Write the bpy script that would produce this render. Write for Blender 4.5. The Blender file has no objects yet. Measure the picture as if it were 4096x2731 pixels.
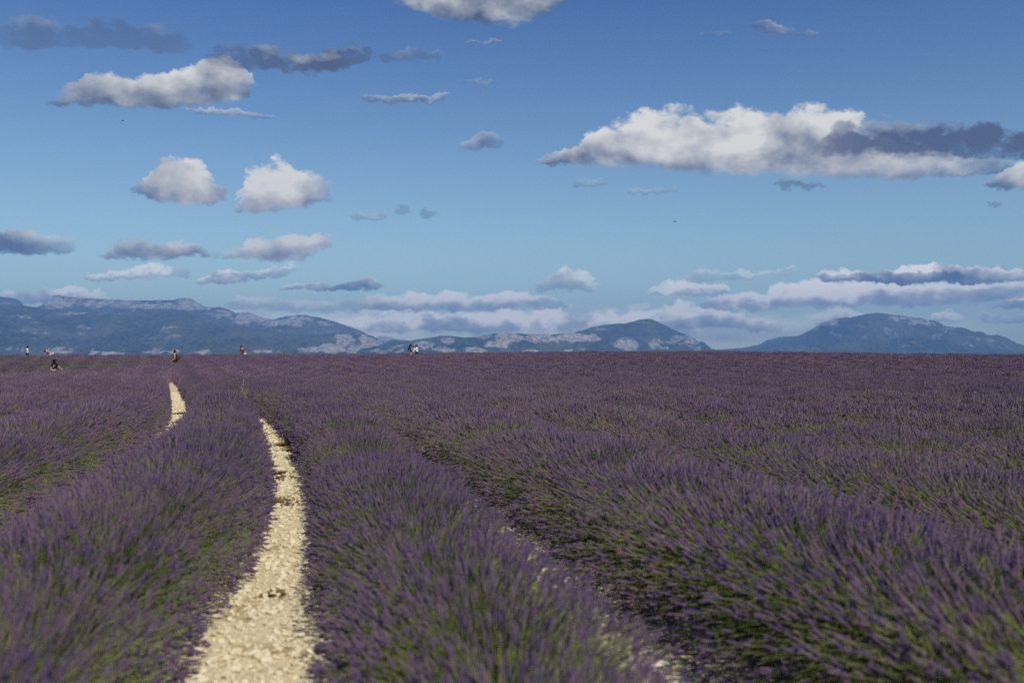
import bpy, math, random
import numpy as np
from math import radians, sin, cos, atan, atan2, pi, sqrt

C = bpy.context.scene.collection
S = bpy.context.scene
F = 3982.0            # focal length in photo pixels (35 mm on a 36 mm sensor, 4096 px)
HX, HY = 2048.0, 1440.0   # column of the view axis, row of the true horizon
EYE = 1.5
rng = np.random.default_rng(11)
random.seed(5)

# ------------------------------------------------------------------ camera
cam_d = bpy.data.cameras.new('camera')
cam = bpy.data.objects.new('camera', cam_d); C.objects.link(cam)
cam.location = (0, 0, EYE); cam.rotation_euler = (radians(90), 0, 0)
cam_d.sensor_width = 36; cam_d.lens = 35
cam_d.shift_y = (HY - 1365.5) / 4096
cam_d.clip_start = 0.1; cam_d.clip_end = 90000
cam_d.dof.use_dof = True; cam_d.dof.focus_distance = 26; cam_d.dof.aperture_fstop = 1.9
S.camera = cam

# ------------------------------------------------------------------ light, sky
SUN_EL, SUN_AZ = radians(49), radians(149)     # azimuth clockwise from the view direction (+Y): right and behind
sun_d = bpy.data.lights.new('sun', 'SUN'); sun_d.energy = 3.6; sun_d.angle = radians(0.5)
sun_d.color = (1.0, 0.93, 0.82)
sun = bpy.data.objects.new('sun', sun_d); C.objects.link(sun)
sd = (sin(SUN_AZ)*cos(SUN_EL), cos(SUN_AZ)*cos(SUN_EL), sin(SUN_EL))
from mathutils import Vector
sun.rotation_euler = Vector(sd).to_track_quat('Z', 'Y').to_euler()
S.view_settings.view_transform = 'Standard'; S.view_settings.look = 'None'
S.view_settings.gamma = 1; S.view_settings.exposure = 0.22
S.view_settings.use_curve_mapping = False
S.cycles.use_denoising = False
S.cycles.max_bounces = 5; S.cycles.diffuse_bounces = 2; S.cycles.transparent_max_bounces = 8
S.cycles.volume_bounces = 0

class NT:
    """small helper for node trees"""
    def __init__(s, tree): s.t = tree; s.n = tree.nodes; s.l = tree.links
    def new(s, kind, **kw):
        n = s.n.new(kind)
        for k, v in kw.items(): setattr(n, k, v)
        return n
    def put(s, sock, v):
        if isinstance(v, bpy.types.NodeSocket): s.l.new(v, sock)
        elif v is not None:
            if hasattr(sock, 'default_value'):
                if sock.type == 'RGBA' and len(v) == 3: v = (*v, 1)
                sock.default_value = v
    def m(s, op, a, b=None, c=None, clamp=False):
        n = s.new('ShaderNodeMath', operation=op, use_clamp=clamp)
        s.put(n.inputs[0], a); s.put(n.inputs[1], b)
        if c is not None: s.put(n.inputs[2], c)
        return n.outputs[0]
    def ss(s, x, lo, hi, a=0.0, b=1.0):
        n = s.new('ShaderNodeMapRange', interpolation_type='SMOOTHSTEP')
        s.put(n.inputs[0], x); s.put(n.inputs[1], lo); s.put(n.inputs[2], hi)
        s.put(n.inputs[3], a); s.put(n.inputs[4], b)
        return n.outputs[0]
    def lin(s, x, lo, hi, a=0.0, b=1.0):
        n = s.new('ShaderNodeMapRange')
        s.put(n.inputs[0], x); s.put(n.inputs[1], lo); s.put(n.inputs[2], hi)
        s.put(n.inputs[3], a); s.put(n.inputs[4], b)
        return n.outputs[0]
    def mix(s, f, a, b, mode='MIX'):
        n = s.new('ShaderNodeMix', data_type='RGBA', blend_type=mode)
        s.put(n.inputs[0], f); s.put(n.inputs[6], a); s.put(n.inputs[7], b)
        return n.outputs[2]
    def noise(s, vec, scale, detail=4, rough=0.55, dist=0.0):
        n = s.new('ShaderNodeTexNoise')
        s.put(n.inputs['Vector'], vec); s.put(n.inputs['Scale'], scale)
        s.put(n.inputs['Detail'], detail); s.put(n.inputs['Roughness'], rough); s.put(n.inputs['Distortion'], dist)
        return n.outputs[0]
    def xyz(s, x, y, z):
        n = s.new('ShaderNodeCombineXYZ')
        for i, v in enumerate((x, y, z)): s.put(n.inputs[i], v)
        return n.outputs[0]

world = bpy.data.worlds.new('World'); S.world = world; world.use_nodes = True
w = NT(world.node_tree); w.n.clear()
sky = w.new('ShaderNodeTexSky', sky_type='NISHITA', sun_disc=False)
sky.sun_elevation = SUN_EL; sky.sun_rotation = SUN_AZ
sky.altitude = 600; sky.air_density = 1.0; sky.dust_density = 0.6; sky.ozone_density = 2.5
SKY = 0.10
tc = w.new('ShaderNodeTexCoord').outputs['Generated']
sp = w.new('ShaderNodeSeparateXYZ'); w.l.new(tc, sp.inputs[0])
dx, dy, dz = sp.outputs
az = w.m('ARCTAN2', dx, dy)
el = w.m('ARCSINE', dz)
A0, AW = -pi/6, pi/3                      # the clouds in view span 60 degrees and go on, mirrored, all round the sky
azp = w.m('PINGPONG', w.m('SUBTRACT', az, A0), AW)
wn = w.new('ShaderNodeTexNoise'); w.put(wn.inputs['Vector'], w.xyz(azp, w.m('MULTIPLY', el, 1.3), 7.7))
wn.inputs['Scale'].default_value = 75; wn.inputs['Detail'].default_value = 6; wn.inputs['Roughness'].default_value = .62
wsp = w.new('ShaderNodeSeparateColor'); w.l.new(wn.outputs[1], wsp.inputs[0])
pos = w.m('DIVIDE', w.m('MULTIPLY_ADD', w.m('SUBTRACT', wsp.outputs[0], .5), .030, azp), AW)
elw = w.m('MULTIPLY_ADD', w.m('SUBTRACT', wsp.outputs[1], .5), .017, el)      # ragged outlines
nv = w.xyz(azp, w.m('MULTIPLY', el, 1.5), 0.0)
nA = w.noise(nv, 34, 8, 0.58, 0.15)
nv2 = w.xyz(w.m('ADD', azp, -0.008), w.m('MULTIPLY_ADD', el, 1.5, -0.012), 0.0)
nC = w.noise(nv, 20, 4, 0.5, 0.1); nB = w.noise(nv2, 20, 4, 0.5, 0.1)
nv3 = w.xyz(w.m('MULTIPLY', azp, 1.0), w.m('MULTIPLY', el, 4.0), 3.3)
nW = w.noise(nv3, 22, 6, 0.6, 0.6)          # wispy, drawn out sideways
nS = w.noise(nv, 13, 3, 0.5)
relief = w.m('SUBTRACT', nB, nC)           # brighter where the cloud falls away towards the sun
puff = w.m('SUBTRACT', nA, 0.5)
wisp = w.m('SUBTRACT', nW, 0.5)
skyc = w.new('ShaderNodeHueSaturation'); w.l.new(sky.outputs[0], skyc.inputs['Color'])
skyc.inputs['Saturation'].default_value = 1.04
scn = w.new('ShaderNodeVectorMath', operation='SCALE'); w.l.new(skyc.outputs[0], scn.inputs[0]); scn.inputs['Scale'].default_value = SKY
col = scn.outputs[0]
col = w.mix(w.ss(el, .04, .46), w.mix(1.0, col, (1.08, 1.13, .97), 'MULTIPLY'), w.mix(1.0, col, (.30, .47, .78), 'MULTIPLY'))      # deeper blue higher up

def az_of(x): return atan2(x - HX, F)
def el_of(x, y): return math.asin((HY - y)/sqrt(F*F + (x-HX)**2 + (HY-y)**2))
VS, HS = 0.42, 0.05
def band(clouds, fuzz=0.8, wispy=0.3, soft=0.8, top=(0.76, 0.74, 0.68), lift=0.05):
    """clouds: lists of (x, y_top, y_bottom, tone, opacity), one list per cloud, left to right"""
    global col
    tot, part, later, end = 0, [], [], -1e9       # a colour ramp holds 32 stops and no overlaps: the rest goes to another
    for c in sorted(clouds, key=lambda c: c[0][0]):
        if c[0][0] - 16 > end and tot + len(c) + 2 <= 32:
            part.append(c); tot += len(c) + 2; end = c[-1][0] + 16
        else: later.append(c)
    if later: band(later, fuzz, wispy, soft, top, lift)
    clouds = part
    st = []
    for c in clouds:
        xs = [p[0] for p in c]
        st.append((c[0][0]-14, (c[0][1]+c[0][2])/2, 2, c[0][3], 0))
        for p in c: st.append((p[0], (p[1]+p[2])/2, max(2, (p[2]-p[1])/2), p[3], p[4]))
        st.append((c[-1][0]+14, (c[-1][1]+c[-1][2])/2, 2, c[-1][3], 0))
    st.sort(key=lambda p: p[0])
    assert len(st) <= 32, len(st)
    r = w.new('ShaderNodeValToRGB'); cr = r.color_ramp; cr.interpolation = 'LINEAR'
    w.l.new(pos, r.inputs[0])
    while len(cr.elements) > 1: cr.elements.remove(cr.elements[-1])
    for i, (x, yc, hh, tone, op) in enumerate(st):
        p = min(1, max(0, (az_of(x) - A0)/AW))
        e = cr.elements[0] if i == 0 else cr.elements.new(p)
        e.position = p
    es = sorted(cr.elements, key=lambda e: e.position)
    for e, (x, yc, hh, tone, op) in zip(es, st):
        v = el_of(x, yc)
        e.color = (v/VS, abs(el_of(x, yc-hh) - v)/HS, tone, op)
    s3 = w.new('ShaderNodeSeparateColor'); w.l.new(r.outputs[0], s3.inputs[0])
    vc = w.m('MULTIPLY', s3.outputs[0], VS); hh = w.m('MULTIPLY', s3.outputs[1], HS)
    tone = s3.outputs[2]; op = r.outputs[1]
    rel = w.m('DIVIDE', w.m('SUBTRACT', elw, vc), hh)             # -1 at the base, +1 at the top
    d = w.m('SUBTRACT', 1.0, w.m('POWER', w.m('ABSOLUTE', rel), 2.2))
    grow = w.lin(rel, -1.0, 0.5, 1.1*fuzz, 5.2*fuzz)             # ragged tops, flatter bases
    f = w.m('MULTIPLY_ADD', puff, grow, d)
    f = w.m('ADD', w.m('MULTIPLY_ADD', wisp, 2.2*wispy, f), .10)
    a = w.m('MULTIPLY', w.ss(f, 0.02, soft), op)
    lit = w.m('MULTIPLY_ADD', relief, 1.5, w.lin(rel, -1.1, 0.8, 0.04+lift, 0.86+lift))
    lit = w.m('MULTIPLY_ADD', w.m('SUBTRACT', nS, 0.5), 1.3, lit)
    lit = w.m('ADD', lit, w.m('MULTIPLY', w.m('SUBTRACT', tone, 0.75), 1.5), clamp=True)
    cc = w.new('ShaderNodeValToRGB'); w.l.new(lit, cc.inputs[0]); q = cc.color_ramp
    q.elements[0].position = 0.0; q.elements[0].color = (0.070, 0.082, 0.145, 1)
    q.elements[1].position = 1.0; q.elements[1].color = (*top, 1)
    e = q.elements.new(0.35); e.color = (0.25, 0.275, 0.315, 1)
    e = q.elements.new(0.68); e.color = (0.50, 0.50, 0.485, 1)
    col = w.mix(a, col, cc.outputs[0])

# far banks low on the horizon first, nearer clouds over them
band([[(700,1250,1330,.7,.2),(1000,1200,1355,.75,.6),(1500,1205,1370,.8,.8),(2100,1200,1385,.8,.8),(2700,1215,1390,.8,.8),(3100,1240,1390,.75,.5),(3500,1260,1380,.7,.3),(3900,1280,1380,.7,.25),(4200,1280,1380,.7,.2)]], .8, .9, 1.4, (1.15,1.10,.98), .32)
band([[(1290,1290,1330,.8,.5),(1400,1262,1330,.85,.8),(1600,1245,1330,.8,.85),(1900,1240,1335,.85,.9),(2200,1228,1335,.9,.95),(2380,1255,1335,.85,.9),(2560,1240,1325,.9,.95),(2720,1205,1320,.95,.95),(2860,1210,1315,.9,.95),(3000,1265,1325,.75,.7),(3120,1285,1325,.7,.4)],
      [(3260,1250,1310,.8,.5),(3380,1228,1300,.85,.7),(3520,1250,1300,.8,.4)],
      [(3740,1245,1290,.8,.8),(3800,1235,1290,.8,.8),(3850,1260,1285,.7,.5)],
      [(3920,1250,1290,.65,.5),(4096,1250,1300,.7,.6),(4250,1260,1310,.7,.5)]], 0.8, .35, .8, (1.25,1.19,1.02), .20)
band([[(0,1160,1215,.75,.7),(120,1150,1225,.8,.85),(250,1140,1225,.85,.9),(380,1155,1215,.8,.7),(440,1180,1215,.7,.3)],
      [(900,1200,1245,.65,.4),(1060,1180,1250,.7,.6),(1200,1200,1255,.7,.6),(1380,1190,1258,.7,.6),(1490,1180,1250,.85,.9),(1650,1165,1250,.85,.95),(1850,1170,1250,.8,.95),(2080,1160,1240,.85,.9),(2260,1195,1240,.7,.5)],
      [(2820,1180,1245,.7,.8),(2960,1165,1245,.85,.95),(3180,1175,1240,.8,.8),(3300,1195,1235,.6,.3)],
      [(3960,1210,1240,.6,.6),(4040,1170,1240,.8,.95),(4200,1150,1240,.8,.9)]], 0.8, .3, .8, (1.15,1.10,.97), .20)
band([[(350,1095,1130,.65,.5),(480,1075,1125,.8,.75),(620,1050,1110,.75,.7),(760,1085,1110,.6,.3)],
      [(800,1110,1140,.7,.6),(890,1070,1140,.85,.9),(1010,1085,1125,.65,.6),(1170,1045,1105,.6,.5)],
      [(1140,1130,1165,.8,.8),(1220,1125,1165,.8,.7),(1330,1140,1168,.55,.8),(1470,1100,1168,.55,.85),(1530,1125,1155,.5,.5)],
      [(2150,1130,1165,.6,.5),(2260,1060,1165,.75,.7),(2380,1115,1170,.7,.5)],
      [(2600,1150,1185,.7,.5),(2690,1118,1185,.85,.85),(2900,1135,1190,.7,.7)],
      [(3080,1140,1225,.85,.95),(3260,1115,1225,.9,1),(3500,1120,1232,.9,1),(3700,1125,1235,.8,1),(3900,1115,1225,.7,.9),(4120,1120,1180,.6,.6)]], 0.8, .3, .8, (1.15,1.10,.97), .20)
band([[(2700,1110,1135,.6,.2),(2800,1070,1130,.65,.4),(3000,1085,1125,.65,.35),(3170,1065,1095,.65,.3)],
      [(3270,1080,1130,.75,.8),(3440,1065,1130,.75,.95),(3540,1085,1130,.62,1),(3620,1060,1140,.85,1),(3760,1060,1130,.7,1),(3900,1070,1135,.5,.95),(4060,1070,1135,.45,.8),(4250,1080,1130,.5,.7)]], 0.8, .3, .8, (1.15,1.10,.97), .20)
band([[(3280,1090,1126,.5,.5),(3500,1095,1128,.48,.7),(3620,1090,1140,.42,.85),(3790,1082,1132,.38,.9),(3930,1100,1140,.4,.8),(4080,1105,1130,.45,.5)]], .9, .3)
band([[(-60,905,1020,.5,.9),(80,915,1020,.6,.95),(190,935,1018,.6,.7),(300,950,1015,.5,.4)],
      [(405,1010,1040,.65,.7),(500,960,1040,.6,.85),(620,960,1045,.72,.9),(700,950,1040,.9,1),(780,960,1030,.8,.9),(850,1005,1040,.5,.4)],
      [(870,1010,1030,.6,.4),(960,985,1040,.7,.8),(1040,935,1045,.88,1),(1120,950,1050,.85,1),(1210,930,1040,.95,1),(1310,940,1000,.85,.95)]], .8, .25)
band([[(530,745,780,.5,.5),(590,720,800,.62,.9),(650,640,818,.9,1),(740,628,826,.98,1),(810,648,824,.95,1),(860,720,818,.7,.95),(905,770,805,.6,.6)],
      [(950,820,860,.6,.7),(985,690,860,.9,1),(1060,645,862,.98,1),(1130,622,850,1,1),(1210,680,835,.92,1),(1290,700,815,.75,.7),(1330,760,820,.5,.15)]], .62, .16, .7)
band([[(1425,850,880,.5,.4),(1540,850,875,.5,.35)],[(1590,815,860,.55,.35),(1640,820,855,.5,.3)],[(1700,835,872,.3,.4),(1750,840,870,.3,.3)],
      [(2290,725,750,.5,.3),(2420,715,745,.5,.3)],[(2520,750,780,.45,.35),(2720,750,775,.45,.25)],[(3100,720,754,.25,.45),(3190,714,756,.2,.6),(3290,728,754,.3,.4)],
      [(3950,810,828,.2,.4),(4010,810,828,.2,.4)]], .9, .5)
band([[(1850,570,605,.6,.5),(1900,530,605,.7,.65),(1960,525,590,.65,.55),(2010,555,580,.5,.25)],
      [(2170,625,668,.7,.8),(2290,590,660,.75,.95),(2400,500,665,.8,1),(2540,445,680,.92,1),(2640,430,690,.96,1),(2800,450,705,.85,1),(3020,410,710,.95,1),(3120,450,720,.8,1),(3270,410,722,.92,1),(3420,440,725,.8,1),(3560,560,725,.8,.95),(3900,620,705,.7,.8),(4050,635,690,.5,.5)]], .6, .22, .7)
band([[(3260,560,625,.4,.3),(3340,490,640,.34,.85),(3500,465,640,.30,.95),(3700,480,645,.26,.97),(3900,485,645,.22,.97),(4096,510,640,.2,.97),(4250,520,640,.2,.9)],
      ], .75, .35, .95)
band([[(3960,720,760,.5,.7),(4060,650,765,.75,.95),(4200,620,770,.8,.95)]], .7, .2)
band([[(200,400,430,.3,.4),(270,335,434,.6,.85),(380,285,434,.68,.95),(560,295,436,.70,.97),(700,280,436,.70,.97),(840,215,432,.70,.97),(930,205,424,.78,.97),(1005,290,395,.7,.7)],
      [(1470,378,410,.62,.45),(1600,378,414,.66,.65),(1700,384,412,.62,.5),(1790,372,398,.6,.35)]], .6, .4, .7)
band([[(740,432,455,.6,.35),(900,432,470,.65,.6),(1090,458,476,.6,.3)],[(1870,318,336,.6,.3),(1990,322,342,.6,.3)]], .5, .4, .6)
band([[(0,80,200,.1,.25),(120,45,205,.33,.55),(300,85,205,.3,.45),(480,75,200,.3,.45),(650,110,215,.3,.5),(760,130,220,.25,.3)],
      [(830,185,270,.35,.4),(930,175,280,.3,.55),(1060,185,285,.26,.8),(1220,210,300,.22,.9),(1330,190,295,.2,.95),(1480,185,250,.24,.6)],
      [(1510,220,252,.15,.4),(1640,185,250,.4,.5),(1760,205,235,.35,.25)],
      [(2800,125,150,.5,.2),(2920,130,150,.5,.2)],
      [(3010,85,120,.5,.3),(3120,90,150,.58,.6),(3260,120,155,.55,.45)]], .9, .9, .9)
band([[(1530,-90,5,.6,.6),(1650,-120,48,.66,.9),(1800,-140,95,.7,.95),(1960,-140,125,.72,1),(2080,-140,110,.72,.95),(2180,-120,70,.66,.85),(2260,-80,20,.6,.4)],
      [(1870,160,176,.6,.3),(2000,160,178,.6,.3)]], .5, .7, .8)
# the same sky overhead: scattered cloud above the frame
hi = w.ss(w.m('MULTIPLY_ADD', wisp, .35, w.noise(tc, 5.0, 6, .58)), .56, .72)
hi = w.m('MULTIPLY', hi, w.ss(el, .40, .52))
col = w.mix(w.m('MULTIPLY', hi, .85), col, (.42, .45, .49))
bg = w.new('ShaderNodeBackground'); w.put(bg.inputs[0], col); bg.inputs[1].default_value = 1.0
wo = w.new('ShaderNodeOutputWorld'); w.l.new(bg.outputs[0], wo.inputs[0])
world.cycles.sampling_method = 'MANUAL'; world.cycles.sample_map_resolution = 512

# ------------------------------------------------------------------ helpers
def tag(o, label=None, cat=None, group=None, kind=None):
    if label: o['label'] = label
    if cat: o['category'] = cat
    if group: o['group'] = group
    if kind: o['kind'] = kind
    return o
def link(name, data, parent=None, loc=None):
    o = bpy.data.objects.new(name, data); C.objects.link(o)
    if parent is not None: o.parent = parent
    if loc is not None: o.location = loc
    return o
def empty(name, loc, rz=0):
    o = link(name, None, None, loc); o.rotation_euler = (0, 0, rz); o.empty_display_size = 0.2
    return o
def mesh_np(name, V, faces, mats=(), midx=None, smooth=False, attrs=None):
    """faces: list of integer arrays, each (n, k), all the polygons with k corners"""
    me = bpy.data.meshes.new(name)
    V = np.asarray(V, dtype=np.float32)
    me.vertices.add(len(V)); me.vertices.foreach_set('co', V.ravel())
    loops = np.concatenate([f.ravel() for f in faces]).astype(np.int32)
    cnt = np.concatenate([np.full(len(f), f.shape[1]) for f in faces]).astype(np.int32)
    me.loops.add(len(loops)); me.loops.foreach_set('vertex_index', loops)
    me.polygons.add(len(cnt))
    me.polygons.foreach_set('loop_start', np.concatenate([[0], np.cumsum(cnt)[:-1]]).astype(np.int32))
    for m in mats: me.materials.append(m)
    if midx is not None: me.polygons.foreach_set('material_index', np.asarray(midx, dtype=np.int32))
    me.update(calc_edges=True)
    me.polygons.foreach_set('use_smooth', np.full(len(cnt), bool(smooth)))
    for k, a in (attrs or {}).items():
        at = me.attributes.new(k, 'FLOAT', 'POINT'); at.data.foreach_set('value', np.asarray(a, dtype=np.float32))
    return me
def sstep(a, b, x):
    t = np.clip((x - a)/(b - a), 0, 1); return t*t*(3 - 2*t)
def hashn(ix, iy, seed):
    h = (ix.astype(np.int64)*374761393 + iy.astype(np.int64)*668265263 + seed*2147483) & 0xffffffff
    h = ((h ^ (h >> 13))*1274126177) & 0xffffffff
    return ((h ^ (h >> 16)) & 0xffff)/65535.0
def vnoise(x, y, seed=0):
    x = np.asarray(x, float); y = np.asarray(y, float)
    ix = np.floor(x); iy = np.floor(y); fx = x-ix; fy = y-iy
    fx = fx*fx*(3-2*fx); fy = fy*fy*(3-2*fy)
    a = hashn(ix, iy, seed); b = hashn(ix+1, iy, seed); c = hashn(ix, iy+1, seed); d = hashn(ix+1, iy+1, seed)
    return (a*(1-fx)+b*fx)*(1-fy) + (c*(1-fx)+d*fx)*fy
def fbm(x, y, oct=5, seed=0, ridged=False):
    s = 0; a = 0.5; t = 0
    for i in range(oct):
        n = vnoise(x*2**i + 17.3*i, y*2**i + 9.1*i, seed+i)
        if ridged: n = 1 - abs(2*n-1)
        s = s + a*n; t += a; a *= 0.5
    return s/t

def principled(name, color, rough=0.85, spec=0.25):
    m = bpy.data.materials.new(name); m.use_nodes = True; t = NT(m.node_tree)
    b = t.n['Principled BSDF']; b.inputs['Roughness'].default_value = rough
    b.inputs['Specular IOR Level'].default_value = spec
    if color is not None: b.inputs['Base Color'].default_value = (*color, 1)
    return m, t, b
def cloth(name, color, spread=0.15, scale=9):
    """plain cloth, skin or hair colour, with uneven tone and a fine weave bump"""
    m, t, b = principled(name, None, 0.9, 0.15)
    g = t.new('ShaderNodeTexCoord').outputs['Object']
    n = t.noise(g, scale, 4)
    lo = tuple(c*(1-spread) for c in color); hi_ = tuple(min(1, c*(1+spread)) for c in color)
    t.put(b.inputs['Base Color'], t.mix(n, lo, hi_))
    bp = t.new('ShaderNodeBump'); bp.inputs['Strength'].default_value = .25; bp.inputs['Distance'].default_value = .01
    t.put(bp.inputs['Height'], t.noise(g, 60, 3)); t.put(b.inputs['Normal'], bp.outputs[0])
    return m

# ------------------------------------------------------------------ lie of the land
def ground_h(x, y):
    x = np.asarray(x, float); y = np.asarray(y, float)
    crest = 1.27 + 0.36*np.exp(-((x-15)/24)**2)
    h = crest*sstep(48, 104, y)
    h = h - 1.1*np.exp(-((y-74)/15)**2)*sstep(-20, -42, x)
    h = h + 0.03*(fbm(x/9, y/9, 2, 3)-.5)
    d = np.clip(y-107, 0, None)
    h = h - np.minimum(0.0035*d*d, 60*(1-np.exp(-d/400)) + 0)
    h = h - 1.2*sstep(130, 900, np.abs(x)) * 20
    return h
_z = np.linspace(-12, 200, 2121)
_s = -0.199 - 0.150*sstep(3, 31, _z)
_x = np.concatenate([[0], np.cumsum((_s[1:]+_s[:-1])/2*np.diff(_z))])
_x = _x - np.interp(4.63, _z, _x) - 1.20
def wide(y): return sstep(4.8, 7, np.asarray(y, float))*sstep(16, 10, np.asarray(y, float))
def path_x(k, y): return np.interp(y, _z, _x) + 2.1*k - {1: .29, -1: -.24}.get(k, .24 if k > 1 else 0) + (.09*wide(y) if k == 0 else 0)      # centre of the bare strip k
def row_dir(y): return np.interp(y, _z, _s)
GAP = {0: .66, -1: .80, -2: .40, 1: .42}
def gap(k, y=0.): return GAP.get(k, .20 if 2 <= k <= 9 else .12) + (.02 - GAP.get(k, .20 if 2 <= k <= 9 else .12))*sstep(50, 72, np.asarray(y, float)) + (.05*sstep(8, 4., np.asarray(y, float)) - .18*wide(y) if k == 0 else 0) + (.15*sstep(17, 9., np.asarray(y, float)) if k == 1 else 0)

# ground: one sheet out to the horizon, finer near the camera
def axis(near, step, far, grow=1.18):
    a = list(np.arange(0, near, step)); s = step
    while a[-1] < far: s *= grow; a.append(a[-1]+s)
    return np.array(a)
xa = axis(70, .7, 25000); xs = np.concatenate([-xa[:0:-1], xa])
ya = axis(130, .7, 24500); yb = axis(8, .7, 9000); ys = np.concatenate([-yb[:0:-1], ya])
X, Y = np.meshgrid(xs, ys); Z = ground_h(X, Y)
nx, ny = len(xs), len(ys)
idx = np.arange(nx*ny).reshape(ny, nx)
q = np.stack([idx[:-1,:-1], idx[:-1,1:], idx[1:,1:], idx[1:,:-1]], -1).reshape(-1, 4)
gm, t, b = principled('limestone soil', None, 0.95, 0.1)
g = t.new('ShaderNodeTexCoord').outputs['Object']
n1 = t.noise(g, 2.2, 5, .6); n2 = t.noise(g, 38, 4, .65); n3 = t.noise(g, 0.9, 3, .5)
cr = t.new('ShaderNodeValToRGB'); t.put(cr.inputs[0], n2); e = cr.color_ramp
e.elements[0].position = .3; e.elements[0].color = (.50, .40, .22, 1); e.elements[1].position = .62; e.elements[1].color = (.74, .65, .43, 1)
c = t.mix(t.ss(n1, .54, .66), cr.outputs[0], (.42, .31, .15))
c = t.mix(t.ss(t.noise(g, 11, 4, .7), .60, .70), c, (.20, .13, .06))
gn = t.new('ShaderNodeSeparateXYZ'); t.l.new(g, gn.inputs[0])
far = t.ss(gn.outputs[1], 125, 400)
c = t.mix(far, c, t.mix(t.noise(g, .004, 6), (.05, .07, .03), (.20, .17, .09)))
t.put(b.inputs['Base Color'], c)
bp = t.new('ShaderNodeBump'); bp.inputs['Strength'].default_value = .6; bp.inputs['Distance'].default_value = .03
t.put(bp.inputs['Height'], t.m('ADD', n2, t.noise(g, 14, 3))); t.put(b.inputs['Normal'], bp.outputs[0])
ground = tag(link('ground', mesh_np('ground', np.stack([X, Y, Z], -1).reshape(-1, 3), [q], [gm], smooth=True)), kind='structure')

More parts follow.
